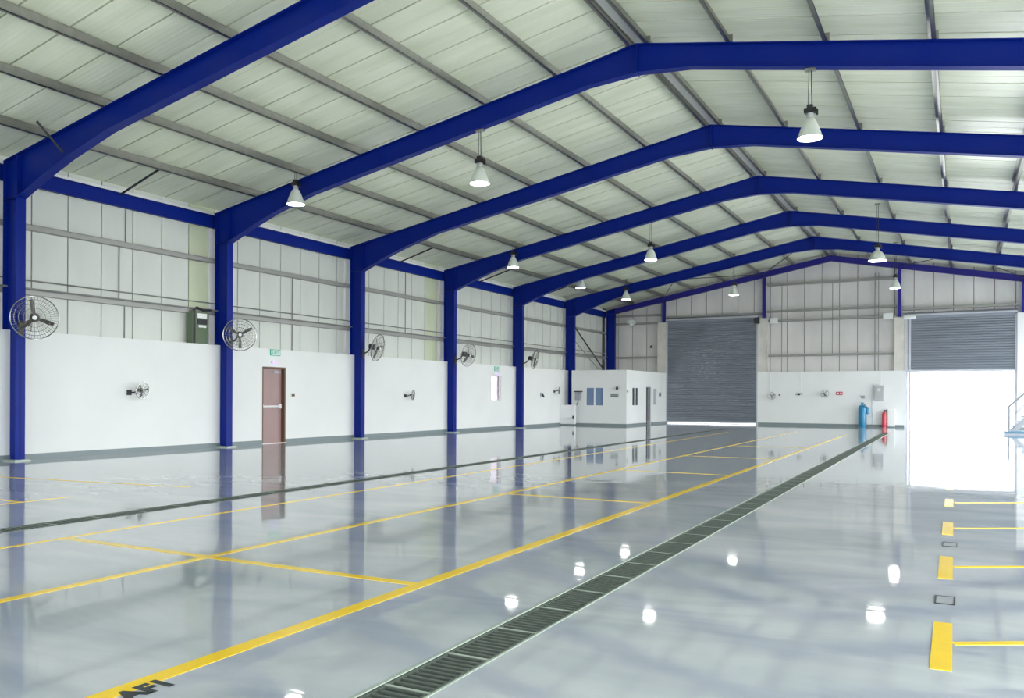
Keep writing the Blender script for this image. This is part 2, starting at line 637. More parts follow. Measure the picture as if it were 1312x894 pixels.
for (a, b, z) in ((-8.72, -2.75, 7.07), (-8.72, -2.75, 5.73), (-8.72, -2.75, 5.25), (-8.66, -2.86, 3.50), (XE, -14.2, 5.82), (XE, -14.1, 5.39), (XE, -14.1, 3.54), (-13.95, -8.95, 5.66), (-2.5, 2.2, 5.56), (2.4, XRE, 5.4)):
    MB().box(a, b, ECY - 0.20, ECY - 0.01, z - 0.05, z - 0.04).box(a, b, ECY - 0.20, ECY - 0.19, z - 0.05, z + 0.05).box(a, b, ECY - 0.19, ECY - 0.01, z + 0.04, z + 0.05).build('girt', 'girt_steel', wall_end)
for (a, b, z0, z1) in ((-9.17, -8.67, WTOP, 5.40), (-2.85, -2.36, WTOP, 5.20), (-14.45, -14.0, WTOP, 5.38), (2.12, 2.62, WTOP, 5.20)):
    MB().box(a, b, EY + 0.02, ECY - 0.01, z0, z1).box(a, a + 0.03, EY, EY + 0.02, z0, z1).box(b - 0.03, b, EY, EY + 0.02, z0, z1).build('jamb_flashing', 'flashing_cream' if a < 2 else 'flashing_white', wall_end)
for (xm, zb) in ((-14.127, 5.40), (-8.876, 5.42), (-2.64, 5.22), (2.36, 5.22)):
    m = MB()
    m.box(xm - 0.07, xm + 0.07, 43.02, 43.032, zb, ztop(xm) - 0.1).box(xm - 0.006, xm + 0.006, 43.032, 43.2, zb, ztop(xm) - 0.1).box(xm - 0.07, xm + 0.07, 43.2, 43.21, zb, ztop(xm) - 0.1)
    m.build('mullion', 'blue_haze_tint', wall_end)
for (xm, z0, z1) in ((-3.70, WTOP, 7.35), (-3.54, WTOP, 7.35), (-7.99, WTOP, 7.0), (-5.6, 3.5, 7.0)):
    MB().tube([(xm, ECY - 0.24, z0), (xm, ECY - 0.24, z1)], 0.018, 6).build('conduit', 'conduit_grey', wall_end)
for (xm, z0, z1) in ((-8.53, 1.62, WTOP), (-7.06, 1.62, WTOP), (-3.42, 1.98, WTOP)):
    MB().box(xm - 0.02, xm + 0.02, EY - 0.018, EY, z0, z1).build('conduit', 'white_metal', wall_end)
be = MB().box(DL[1] + 0.03, DR[0] - 0.05, EY - 0.015, EY, 0, 0.12).box(DR[1] + 0.05, XRE, EY - 0.015, EY, 0, 0.12).build('baseboard_end', 'skirting_grey')
tag(be, 'dark grey skirting band along the white end wall', 'baseboard', kind='structure')

# ------------------------------------------------------------------ unseen right and rear walls, openings added for daylight
wall_right = structure('wall_right', 'unseen side wall with added openings letting daylight in', 'wall')
for i in range(len(segs) - 1):
    a, b = segs[i], segs[i + 1]
    hole = [(a + 0.55, b - 0.55, -1, 4.3)]
    holed(MB(), 'x', XRE + 0.2, XRE + 0.28, a, b, 0, zroof(XRE + 0.23), hole).build('wall_bay', 'cladding', wall_right)
wall_rear = structure('wall_rear', 'gable wall behind the viewer with two doorways added for daylight', 'wall')
for (a, b, z) in ((CX, -14.0, 0), (-14.0, -9.17, 4.6), (-9.17, -2.36, 0), (-2.36, 2.12, 4.6), (2.12, XRE + 0.25, 0)):
    gable(YB - 0.15, YB - 0.05, a, b, z, 'wall_section', 'cladding', wall_rear)

# daylight portals: they give off no light, they only steer sampling to the openings
def portal(loc, rot, sx, sy):
    l = bpy.data.lights.new('daylight_portal', 'AREA')
    l.shape = 'RECTANGLE'
    l.size, l.size_y = sx, sy
    l.cycles.is_portal = True
    o = bpy.data.objects.new('daylight_portal', l)
    o.location, o.rotation_euler = loc, rot
    COL.objects.link(o)


for i in range(len(segs) - 1):
    a, b = segs[i] + 0.55, segs[i + 1] - 0.55
    portal((XRE + 0.3, (a + b) / 2, 2.15), (0, math.pi / 2, 0), 4.3, b - a)
portal((DR[0] / 2 + DR[1] / 2, ECY + 0.2, 1.3), (-math.pi / 2, 0, 0), 4.48, 2.6)
for xc, w in ((-11.585, 4.83), (-0.12, 4.48)):
    portal((xc, YB - 0.2, 2.3), (math.pi / 2, 0, 0), w, 4.6)

# ------------------------------------------------------------------ outside
gr = MB()
B = 140
for (a, b, c, d) in ((-B, B, fy1, B), (-B, B, -B, fy0), (-B, fx0 - 0.15, fy0, fy1), (fx1, B, fy0, fy1)):
    gr.add([(a, c, -0.02), (b, c, -0.02), (b, d, -0.02), (a, d, -0.02)], [(0, 1, 2, 3)])
gr.add([(fx0 - 0.2, fy0, -0.3), (fx1, fy0, -0.3), (fx1, fy1, -0.3), (fx0 - 0.2, fy1, -0.3)], [(0, 1, 2, 3)])
tag(gr.build('ground', 'ground_concrete'), 'bright pale concrete yard outside the open door', 'ground', kind='structure')
wo = structure('wall_outside', 'pale boundary wall seen through the open door', 'wall')
for k in range(8):
    MB().box(-14 + k * 4, -10.04 + k * 4, 60, 60.2, -0.02, 4.2).build('wall_section', 'white_wall', wo)
    MB().box(-10.2 + k * 4, -9.84 + k * 4, 59.85, 60.3, -0.02, 4.35).build('pier', 'white_wall', wo)

# ================================================================== PORTAL FRAMES
TW, BF, FT = 0.018, 0.20, 0.016


def rafter_depth(x, end=False):
    d = abs(x - XA)
    if end:
        return 0.28
    full = abs(XL - XA)
    k = full - d
    hp = ((0.0, 0.885), (0.85, 0.70), (1.55, 0.58), (2.8, 0.455))
    for (k0, v0), (k1, v1) in zip(hp, hp[1:]):
        if k0 <= k < k1:
            return v0 + (v1 - v0) * (k - k0) / (k1 - k0)
    if d < 1.05:
        return 0.455 + (1.05 - d) / 1.05 * 0.115
    return 0.455


def rafter_mesh(s, end=False):
    full = abs(XL - XA)
    ds = [0.0, 1.05, full - 2.8, full - 1.55, full - 0.85, full - 0.0001]
    xs = [XA + s * d for d in ds]
    top = [(x, ztop(x)) for x in xs]
    bot = [(x, ztop(x) - rafter_depth(x, end)) for x in xs]
    m = MB()
    for i in range(len(xs) - 1):
        m.prism([top[i], top[i + 1], bot[i + 1], bot[i]], 'y', -TW / 2, TW / 2)
        m.prism([top[i], top[i + 1], (top[i + 1][0], top[i + 1][1] - FT), (top[i][0], top[i][1] - FT)], 'y', -BF / 2, BF / 2)
        m.prism([bot[i], bot[i + 1], (bot[i + 1][0], bot[i + 1][1] + FT), (bot[i][0], bot[i][1] + FT)], 'y', -BF / 2, BF / 2)
    return m.mesh('rafter', 'blue_haze_tint' if end else 'blue_paint')


def column_mesh(s, end=False):
    xi, xo = XA + s * abs(XL - XA), XA + s * abs(XE - XA)
    zi = ztop(xi) - (0.28 if end else 0.885)
    m = MB()
    m.prism([(xi, 0.012), (xo, 0.012), (xo, ztop(xo)), (xi, ztop(xi))], 'y', -TW / 2, TW / 2)
    m.prism([(xi, 0.012), (xi + s * FT, 0.012), (xi + s * FT, ztop(xi)), (xi, ztop(xi))], 'y', -BF / 2, BF / 2)
    m.prism([(xo, 0.012), (xo - s * FT, 0.012), (xo - s * FT, ztop(xo)), (xo, ztop(xo))], 'y', -BF / 2, BF / 2)
    m.prism([(xi, ztop(xi)), (xo, ztop(xo)), (xo, ztop(xo) - FT), (xi, ztop(xi) - FT)], 'y', -BF / 2, BF / 2)
    # stiffener across the web at the haunch
    m.box(min(xi, xo), max(xi, xo), -BF / 2, BF / 2, zi - 0.006, zi + 0.006)
    return m.mesh('column', 'blue_paint')


RM = {(s, e): rafter_mesh(s, e) for s in (-1, 1) for e in (False, True)}
CM = {(s, e): column_mesh(s, e) for s in (-1, 1) for e in (False, True)}
AP = MB().box(XA - 0.012, XA + 0.012, -BF / 2, BF / 2, AT - 0.59, AT - 0.004).mesh('apex_plate', 'blue_paint')
SP = {s: MB().box(XA + s * abs(XL - XA) - 0.012 - s * 0.02, XA + s * abs(XL - XA) + 0.012 - s * 0.02, -BF / 2 - 0.003, BF / 2 + 0.003, ztop(XL) - 0.87, ztop(XL) - 0.02).mesh('splice_plate', 'blue_paint') for s in (-1, 1)}
PL = {}
for s in (-1, 1):
    xi, xo = XA + s * abs(XL - XA), XA + s * abs(XE - XA)
    a, b = sorted((xi - s * 0.10, xo))
    PL[s] = MB().box(a, b, -0.16, 0.16, 0.0, 0.03).mesh('base_plate', 'drain_edge')
FB = MB().tube([(-15.35, -0.10, 6.05), (-15.35, -0.62, 6.50)], 0.022, 6).mesh('fly_brace', 'dark_steel')
frame_labels = {
    2: 'nearest blue steel portal frame, its column at the left edge beside the largest fan',
    3: 'second blue portal frame from the viewer, its column just left of the brown door',
    4: 'third blue portal frame from the viewer, its column right of the brown door',
    5: 'fourth blue portal frame, its column just left of the small bright window',
    6: 'fifth blue portal frame, its column just right of the small bright window',
    7: 'sixth blue portal frame, its column rising beside the white site office',
}
for k, fy in enumerate(FY):
    lab = frame_labels.get(k, 'blue steel portal frame overhead, out of view behind the viewer' if k else 'rearmost blue steel portal frame by the added rear doorways')
    fr = thing('portal_frame', lab, 'steel frame', (XA, fy, 0), 'blue portal frames carrying the roof')
    for s in (-1, 1):
        for nm, me in (('column', CM[(s, False)]), ('rafter', RM[(s, False)]), ('base_plate', PL[s]), ('splice_plate', SP[s])):
            link(nm, me, fr, (-XA, 0, 0))
    link('apex_plate', AP, fr, (-XA, 0, 0))
    if k == 2:
        link('fly_brace', FB, fr, (-XA, 0, 0))
fr = thing('portal_frame', 'shallow blue frame, violet haze painted in, standing against the gable end wall', 'steel frame', (XA, YEND, 0), 'blue portal frames carrying the roof')
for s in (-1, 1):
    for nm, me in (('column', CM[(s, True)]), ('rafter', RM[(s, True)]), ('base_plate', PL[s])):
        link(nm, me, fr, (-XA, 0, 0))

# ================================================================== FLOOR DRAINS AND MARKINGS
SEC = 0.55
NB = 9
gm = MB()
for sx in (-1, 1):
    gm.box(sx * 0.118 - 0.008, sx * 0.118 + 0.008, 0.004, SEC - 0.004, -0.03, -0.002)
gm.box(-0.118, 0.118, SEC - 0.016, SEC - 0.004, -0.03, -0.002)
for i in range(NB):
    yy = 0.04 + (SEC - 0.08) * (i + 0.5) / NB
    gm.box(-0.118, 0.118, yy - 0.010, yy + 0.010, -0.028, -0.003)
GM = gm.mesh('grate', 'grate_iron')
DV = MB().box(-0.126, 0.126, -0.006, 0.014, -0.03, -0.001).mesh('divider', 'drain_edge')


def drain(fx, label, rail='drain_edge'):
    slope = fx(1) - fx(0)
    d = thing('floor_drain', label, 'drain', (fx(D0), D0, 0), 'long grated floor drains')
    L = D1 - D0
    ch = MB()
    for (u0, u1, z0, z1) in ((-DW, -DW + 0.004, -0.2, -0.004), (DW - 0.004, DW, -0.2, -0.004), (-DW, DW, -0.204, -0.2)):
        ch.add([(u0, 0, z0), (u1, 0, z0), (u1, 0, z1), (u0, 0, z1), (u0 + slope * L, L, z0), (u1 + slope * L, L, z0), (u1 + slope * L, L, z1), (u0 + slope * L, L, z1)],
               [(0, 1, 2, 3), (4, 7, 6, 5), (0, 4, 5, 1), (1, 5, 6, 2), (2, 6, 7, 3), (3, 7, 4, 0)])
    ch.box(-DW, DW, -0.01, 0.004, -0.204, -0.0003).box(-DW + slope * L, DW + slope * L, L - 0.004, L + 0.01, -0.204, -0.0003)
    link('channel', ch.mesh('channel', 'channel_dark'), d, (0, 0, 0))
    for s in (-1, 1):
        e = MB()
        u0, u1 = s * DW, s * (DW + 0.014)
        e.add([(u0, 0, -0.02), (u1, 0, -0.02), (u1, 0, 0.003), (u0, 0, 0.003), (u0 + slope * L, L, -0.02), (u1 + slope * L, L, -0.02), (u1 + slope * L, L, 0.003), (u0 + slope * L, L, 0.003)],
              [(0, 1, 2, 3), (4, 7, 6, 5), (0, 4, 5, 1), (1, 5, 6, 2), (2, 6, 7, 3), (3, 7, 4, 0)])
        link('edge_rail', e.mesh('edge_rail', rail), d, (0, 0, 0))
    n = int(L / SEC)
    for i in range(n):
        if D0 + i * SEC < 1.0:
            continue
        g = link('grate', GM, d, (slope * i * SEC, i * SEC, 0))
        g.rotation_euler.z = -math.atan(slope)
        v = link('divider', DV, d, (slope * i * SEC, i * SEC, 0))
        v.rotation_euler.z = -math.atan(slope)
    return d


drain(xr_drain, 'long dark grated drain beside the bold yellow line in the foreground')
drain(xl_drain, 'thin dark grated drain nearer the white side wall', 'grate_iron')

MK = 0.0015
STRIPES = []


def stripe(pa, pb, w, label, name='floor_line', group='yellow floor lines', m='yellow_paint'):
    a, b = Vector(pa), Vector(pb)
    d = (b - a).normalized()
    n = Vector((-d.y, d.x)) * (w / 2)
    vs = [(*(a - n), 0.0002), (*(b - n), 0.0002), (*(b + n), 0.0002), (*(a + n), 0.0002)]
    STRIPES.append(1)
    vs += [(v[0], v[1], MK + 0.00015 * len(STRIPES)) for v in vs]
    o = MB().add(vs, [(3, 2, 1, 0), (4, 5, 6, 7), (0, 1, 5, 4), (1, 2, 6, 5), (2, 3, 7, 6), (3, 0, 4, 7)]).build(name, m)
    tag(o, label, 'floor marking', group)
    return o


def ax(y):
    return -3.345 - 0.0143 * y


def bx_(y):
    return -5.49 - 0.0125 * y


def cx_(y):
    return -7.32 - 0.026 * y


stripe((ax(0.5), 0.5), (ax(33), 33), 0.115, 'boldest yellow line running lengthwise left of the foreground drain')
stripe((bx_(1.5), 1.5), (bx_(35), 35), 0.095, 'middle lengthwise yellow line crossing the side wall reflections')
stripe((cx_(2), 2), (cx_(33), 33), 0.075, 'faint lengthwise yellow line just right of the thin far drain')
for yy, xa, lab in ((4.93, cx_(4.93), 'nearest yellow cross line joining three lengthwise lines'), (10.2, bx_(10.2), 'second yellow cross line from the viewer joining the bold line'),
                    (14.6, bx_(14.6), 'third yellow cross line, in front of the grey shutter reflection'), (19.0, bx_(19), 'fourth yellow cross line, faint, toward the site office'),
                    (23.7, bx_(23.7), 'farthest faint yellow cross line toward the grey shutter')):
    stripe((ax(yy) - 0.05, yy), (xa, yy - 0.02 * abs(xa + 3.4) / 2), 0.09, lab)
stripe((-10.43, 2.0), (-10.39, 6.9), 0.06, 'short yellow line near the column at the left edge')
stripe((-12.6, 6.27), (-10.4, 6.25), 0.06, 'short yellow cross line at the left edge of the floor')
stripe((-14.2, 7.95), (-10.0, 8.5), 0.05, 'very faint yellow line crossing near the side wall')
for k, (y0, y1) in enumerate(((4.66, 5.65), (7.04, 8.03), (9.33, 10.28), (11.8, 12.65), (14.03, 14.6))):
    nth = ('nearest', 'second', 'third', 'fourth', 'farthest')[k]
    ym = (y0 + y1) / 2
    xm = -0.05 - 0.008 * ym
    stripe((xm, y0), (xm - 0.008, y1), 0.10, nth + ' yellow bar in the row of short bars on the right', 'floor_bar', 'short yellow bars on the right')
    if k < 4:
        stripe((xm + 0.05, ym + 0.04), (4.8, ym + 0.04 + 2.9), (0.06, 0.055, 0.05, 0.05)[k], 'thin yellow line leading right from the ' + nth + ' yellow bar', 'floor_line', 'thin lines from the yellow bars')
tm = text_mesh('floor_lettering', 'AF1', 0.175, 'black_paint', 0.0006)
t = link('floor_lettering', tm, None, (-3.285, 2.555, 0.0025))
t.rotation_euler = (0, 0, math.pi / 2)
t.scale = (0.9, 1.0, 1.0)
tag(t, 'black painted AF1 lettering beside the bold yellow line', 'lettering')
for yy, lab in ((6.17, 'small dark floor hatch between the two nearest yellow bars'), (8.6, 'small dark floor hatch just beyond the second yellow bar')):
    h = thing('floor_hatch', lab, 'hatch', (-0.10, yy, 0), 'small floor hatches')
    MB().box(-0.058, 0.058, 0, 0.24, 0.0002, 0.003).build('cover', 'rail_grey', h, loc=(0, 0, 0))
    for (a, b, c, d) in ((-0.062, -0.052, -0.004, 0.244), (0.052, 0.062, -0.004, 0.244), (-0.062, 0.062, -0.004, 0.006), (-0.062, 0.062, 0.234, 0.244)):
        MB().box(a, b, c, d, 0.0002, 0.005).build('rim', 'dark_steel', h, loc=(0, 0, 0))

# ================================================================== ROLLER SHUTTERS
def shutter(D, zbot, label, name='roller_shutter'):
    x0, x1, z1 = D[0], D[1], D[3]
    xc = (x0 + x1) / 2
    sh = thing(name, label, 'roller shutter', (xc, EY + 0.12, 0), 'grey roller shutters in the end wall')
    yc = EY + 0.12
    pitch = 0.115
    n = int((z1 - zbot - 0.1) / pitch)
    c = MB()
    prof = []
    z = zbot + 0.1
    for i in range(n):
        prof += [(0.012, z), (-0.014, z + pitch * 0.22), (-0.020, z + pitch * 0.5), (-0.014, z + pitch * 0.78)]
        z += pitch
    prof.append((0.012, z1))
    for (dy, zz) in prof:
        c.v += [(x0 + 0.07, yc + dy, zz), (x1 - 0.07, yc + dy, zz)]
    c.f = [(2 * i, 2 * i + 1, 2 * i + 3, 2 * i + 2) for i in range(len(prof) - 1)]
    cm = c.build('curtain', 'shutter_grey', sh)
    md = cm.modifiers.new('thickness', 'SOLIDIFY')
    md.thickness = 0.01
    MB().box(x0 + 0.06, x1 - 0.06, yc - 0.035, yc + 0.035, zbot + 0.012, zbot + 0.105).build('bottom_bar', 'shutter_rail', sh)
    for xx in (x0, x1 - 0.09):
        g = MB().box(xx, xx + 0.09, yc - 0.05, yc - 0.035, 0, z1).box(xx, xx + 0.09, yc + 0.035, yc + 0.05, 0, z1)
        g.box(xx if xx == x0 else xx + 0.075, xx + 0.015 if xx == x0 else xx + 0.09, yc - 0.035, yc + 0.035, 0, z1)
        g.build('guide', 'shutter_rail', sh)
    MB().lathe([(0.14, 0), (0.14, x1 - x0 - 0.1)], (x0 + 0.05, yc + 0.06, z1 + 0.04), (1, 0, 0), 16).build('barrel', 'shutter_grey', sh, True)
    MB().prism([(yc - 0.12, z1 + 0.05), (yc - 0.12, z1 + 0.13), (yc + 0.1, z1 + 0.23), (yc + 0.1, z1 + 0.21), (yc - 0.1, z1 + 0.12), (yc - 0.1, z1 + 0.05)], 'x', x0 - 0.02, x1 + 0.02).build('hood', 'shutter_rail', sh)
    return sh


s1 = shutter(DL, 0.03, 'closed dark grey roller shutter beside the white site office')
MB().box(DL[1] - 0.15, DL[1] + 0.10, EY - 0.16, EY - 0.01, 5.12, 5.42).build('motor', 'dark_steel', s1)
MB().box(DL[0] + 0.1, DL[1] - 0.25, EY - 0.02, EY + 0.06, 0.0, 0.03).build('threshold', 'flashing_white', s1)
s2 = shutter(DR, 2.60, 'half-raised grey roller shutter over the bright open doorway')
MB().lathe([(0.10, 0), (0.10, 0.5)], (DR[0] - 0.08, EY - 0.1, 5.16), (1, 0, 0), 12).build('motor', 'white_metal', s2, True)
MB().box(DR[0] + 0.14, DR[0] + 0.22, EY - 0.03, EY + 0.0, 0, 5.1).build('cable_trunk', 'shutter_rail', s2)

# ================================================================== LEFT WALL: DOOR, WINDOW, SIGNS
d1 = structure('door_1', 'brown fire exit door with pale push bar in the side wall', 'door', (WX, 17.54, 0))
MB().box(WX - 0.17, WX - 0.125, DOOR[0] + 0.05, DOOR[1] - 0.05, 0.012, DOOR[3] - 0.05).build('leaf', 'door_brown', d1)
for (a, b, c, d) in ((DOOR[0], DOOR[0] + 0.05, 0, DOOR[3]), (DOOR[1] - 0.05, DOOR[1], 0, DOOR[3]), (DOOR[0] + 0.05, DOOR[1] - 0.05, DOOR[3] - 0.05, DOOR[3])):
    MB().box(WX - 0.2, WX - 0.004, a, b, c, d).build('frame', 'frame_brown', d1)
pb = MB().tube([(WX - 0.075, DOOR[0] + 0.08, 1.05), (WX - 0.075, DOOR[1] - 0.12, 1.05)], 0.028, 10)
pb.box(WX - 0.125, WX - 0.06, DOOR[0] + 0.07, DOOR[0] + 0.12, 1.0, 1.1).box(WX - 0.125, WX - 0.06, DOOR[1] - 0.18, DOOR[1] - 0.1, 0.99, 1.11)
tag(pb.build('push_bar', 'flashing_white', d1), 'pale push bar')
MB().box(WX - 0.2, WX + 0.005, DOOR[0], DOOR[1], 0.0, 0.012).build('threshold', 'flashing_white', d1)
MB().box(WX - 0.15, WX - 0.10, DOOR[1] - 0.36, DOOR[1] - 0.1, 2.0, 2.06).build('door_closer', 'rail_grey', d1)

w1 = structure('window_1', 'small bright window in the white side wall', 'window', (WX, 30.31, 1.17))
for (a, b, c, d) in ((WIN[0], WIN[0] + 0.04, WIN[2], WIN[3]), (WIN[1] - 0.04, WIN[1], WIN[2], WIN[3]), (WIN[0] + 0.04, WIN[1] - 0.04, WIN[2], WIN[2] + 0.04), (WIN[0] + 0.04, WIN[1] - 0.04, WIN[3] - 0.04, WIN[3])):
    MB().box(WX - 0.14, WX - 0.08, a, b, c, d).build('window_frame', 'flashing_white', w1)
MB().box(WX - 0.115, WX - 0.105, WIN[0] + 0.04, WIN[1] - 0.04, WIN[2] + 0.04, WIN[3] - 0.04).build('pane', 'clear_glass', w1)


def exit_sign(y0, y1, z0, z1, label):
    s = thing('exit_sign', label, 'sign', (WX, (y0 + y1) / 2, z0), 'green exit signs above the side doors')
    MB().box(WX + 0.001, WX + 0.03, y0, y1, z0, z1).build('plate', 'exit_green', s)
    MB().box(WX + 0.03, WX + 0.033, y0 + 0.02, y1 - 0.02, z0 + 0.02, z1 - 0.02).build('face', 'sign_white', s)
    tx = link('lettering', text_mesh('exit_lettering', 'EXIT', (z1 - z0) * 0.82, 'exit_green'), s)
    tx.location = (0.036, 0, (z1 - z0) / 2)
    tx.rotation_euler = (math.pi / 2, 0, math.pi / 2)
    return s


exit_sign(17.37, 17.75, 2.49, 2.67, 'green and white exit sign above the brown door')
exit_sign(30.14, 30.52, 2.44, 2.62, 'green and white exit sign above the small bright window')


def emergency(y, z, label):
    e = thing('emergency_light', label, 'light', (WX, y, z), 'small emergency lights below the exit signs')
    MB().box(WX + 0.001, WX + 0.03, y - 0.10, y + 0.10, z, z + 0.07).build('housing', 'white_metal', e)
    for dy in (-0.055, 0.055):
        MB().lathe([(0.02, 0), (0.04, 0.045), (0.04, 0.055)], (WX + 0.03, y + dy, z + 0.035), (1, 0, -0.4), 12).build('lens', 'emergency_glow', e, True)


emergency(17.5, 2.27, 'small violet emergency light just above the brown door')
emergency(30.33, 2.29, 'tiny emergency light just above the small bright window')
sw = thing('call_point', 'small red-brown call point on the wall right of the brown door', 'switch', (WX, 18.27, 1.36))
MB().box(WX + 0.001, WX + 0.03, 18.2, 18.34, 1.31, 1.43).build('backplate', 'sign_white', sw)
MB().box(WX + 0.03, WX + 0.045, 18.215, 18.325, 1.335, 1.425).build('cover', 'frame_brown', sw)

# dark ventilation cabinet on the wall ledge
vc = thing('ventilation_cabinet', 'dark olive cabinet standing on the wall ledge left of the second column', 'cabinet', (-17.32, 14.95, WTOP))
MB().box(-17.44, -17.24, 14.72, 15.2, WTOP, WTOP + 0.84).build('body', 'cabinet_olive', vc)
MB().box(-17.24, -17.225, 14.74, 14.80, WTOP, WTOP + 0.84).build('side_trim', 'black_plastic', vc)
MB().box(-17.24, -17.22, 14.86, 15.16, WTOP + 0.50, WTOP + 0.63).build('slot', 'black_plastic', vc)
MB().box(-17.24, -17.22, 14.86, 15.16, WTOP + 0.66, WTOP + 0.78).build('slot', 'sign_white', vc)
MB().box(-17.24, -17.22, 14.9, 15.14, WTOP + 0.42, WTOP + 0.48).build('slot', 'sign_white', vc)
MB().tube([(-17.3, 14.8, WTOP + 0.84), (-17.3, 14.9, WTOP + 0.93), (-17.3, 15.1, WTOP + 0.88), (-17.3, 15.35, WTOP + 0.9)], 0.035, 8).build('pipe', 'dark_steel', vc)
MB().box(-17.42, -17.36, 15.24, 15.29, WTOP, WTOP + 0.85).build('side_rail', 'flashing_white', vc)


# ================================================================== FANS
def fan(center, n, R, mount, label, name='wall_fan', group='large wall fans on the blue columns', spin=0.3, small=False):
    c, n = Vector(center), Vector(n).normalized()
    e1 = n.cross(Vector((0, 0, 1))).normalized()
    e2 = e1.cross(n)
    f = thing(name, label, 'fan', tuple(mount), group)

    def P(r, a, h):
        return c + (e1 * math.cos(a) + e2 * math.sin(a)) * r + n * h
    wt = 0.0075 if not small else 0.008
    g = MB()
    g.tube([P(R, 2 * math.pi * k / 40, 0) for k in range(40)], wt * 1.6, 6, True)
    f_ring = g.build('guard_rim', 'chrome', f, True)
    nsp = 24 if not small else 10
    for sgn, nm in ((1, 'front_guard'), (-1, 'rear_guard')):
        g = MB()
        for k in range(nsp):
            a = 2 * math.pi * (k + 0.25 * (1 + sgn)) / nsp
            g.tube([P(R, a, 0), P(R * 0.82, a, sgn * R * 0.16), P(R * 0.16, a, sgn * R * 0.22)], wt * 0.42, 4)
        for rr in ((0.2, 0.45, 0.66, 0.84) if not small else (0.25, 0.6)):
            g.tube([P(R * rr, 2 * math.pi * k / 28, sgn * R * (0.22 - 0.06 * max(0, rr - 0.2) / 0.64)) for k in range(28)], wt * 0.42, 4, True)
        g.build(nm, 'chrome', f)
    MB().lathe([(R * 0.02, R * 0.235), (R * 0.10, R * 0.225), (R * 0.10, R * 0.205)], c, n, 16).build('badge', 'sign_white', f)
    for k in range(3):
        a0 = spin + 2 * math.pi * k / 3
        b = MB()
        rows = []
        for (rr, w, tw) in ((0.12, 0.10, 0.5), (0.35, 0.19, 0.45), (0.62, 0.21, 0.38), (0.85, 0.16, 0.3)):
            d1 = P(1, a0, 0) - c
            d2 = n.cross(d1)
            ctr = c + d1 * (R * rr)
            lead = d2 * (math.cos(tw) * R * w * 0.5) + n * (math.sin(tw) * R * w * 0.5)
            rows.append((ctr - lead, ctr + lead))
        vs = []
        for (p, q) in rows:
            vs += [p - n * 0.004, q - n * 0.004, q + n * 0.004, p + n * 0.004]
        fs = [(0, 1, 2, 3), tuple(range(len(vs) - 4, len(vs)))[::-1]]
        for i in range(3):
            for j in range(4):
                fs.append((4 * i + j, 4 * i + (j + 1) % 4, 4 * i + 4 + (j + 1) % 4, 4 * i + 4 + j))
        b.add(vs, fs).build('blade', 'fan_blade', f, True)
    MB().lathe([(R * 0.05, -R * 0.05), (R * 0.15, -R * 0.02), (R * 0.13, R * 0.12), (R * 0.03, R * 0.15)], c, n, 16).build('hub', 'black_plastic', f, True)
    MB().lathe([(R * 0.08, -R * 0.72), (R * 0.2, -R * 0.66), (R * 0.22, -R * 0.3), (R * 0.14, -R * 0.22)], c, n, 16).build('motor', 'black_plastic', f, True)
    back = c - n * (R * 0.5)
    m = Vector(mount)
    MB().tube([back, (back + m) / 2 + Vector((0, 0, -R * 0.35)), m + (c - m) * 0.12 + Vector((0, 0, -R * 0.4)), m + Vector((0.02, 0, -R * 0.4))], 0.022 if not small else 0.014, 8).build('arm', 'dark_steel', f, True)
    MB().box(m.x, m.x + 0.02, m.y - 0.06, m.y + 0.06, m.z - R * 0.4 - 0.16 * (R / 0.42), m.z - R * 0.4 + 0.12 * (R / 0.42)).build('mount_plate', 'dark_steel', f)
    return f


fan((-16.42, 10.12, 2.90), (0.85, -0.52, -0.08), 0.43, (XL + 0.0, FY[2], 2.90), 'large round fan facing the viewer on the nearest column', spin=0.45 + math.pi / 3 * 0.9)
fan((-16.42, 15.52, 2.925), (0.76, -0.62, -0.05), 0.41, (XL + 0.0, FY[3], 2.92), 'large round fan facing the viewer on the second column', spin=0.5)
fan((-16.38, 21.22, 2.89), (0.93, 0.2, -0.22), 0.43, (XL + 0.0, FY[4], 2.9), 'large fan turned sideways on the third column right of the brown door', spin=0.9)
fan((-16.38, 26.75, 2.92), (0.98, -0.12, -0.22), 0.43, (XL + 0.0, FY[5], 2.92), 'pale wire fan turned sideways on the fourth column', spin=1.2)
fan((-16.38, 32.28, 3.0), (0.93, 0.22, -0.22), 0.43, (XL + 0.0, FY[6], 3.0), 'large fan turned sideways on the fifth column beside the small bright window', spin=0.1)
fan((WX + 0.27, 13.02, 1.46), (0.96, 0.1, -0.1), 0.19, (WX, 12.86, 1.50), 'small round fan on the white wall between the first two columns', 'small_wall_fan', 'small fans on the white walls', 0.8, True)
fan((WX + 0.25, 23.98, 1.40), (0.9, 0.3, -0.1), 0.17, (WX, 23.85, 1.45), 'small round fan on the white wall between the third and fourth columns', 'small_wall_fan', 'small fans on the white walls', 0.2, True)
fan((WX + 0.22, 36.05, 1.67), (0.9, 0.3, -0.1), 0.17, (WX, 35.95, 1.7), 'small round fan on the white wall just left of the site office', 'small_wall_fan', 'small fans on the white walls', 0.2, True)
fan((-8.40, EY - 0.22, 1.47), (0.35, -0.9, -0.1), 0.17, (-8.4, EY - 0.05, 1.5), 'small round fan on the end wall next to the closed shutter', 'small_wall_fan', 'small fans on the white walls', 0.6, True)
fan((-5.90, EY - 0.22, 1.59), (0.45, -0.9, -0.1), 0.19, (-5.95, EY - 0.05, 1.6), 'small round fan in the middle of the white end wall', 'small_wall_fan', 'small fans on the white walls', 0.1, True)
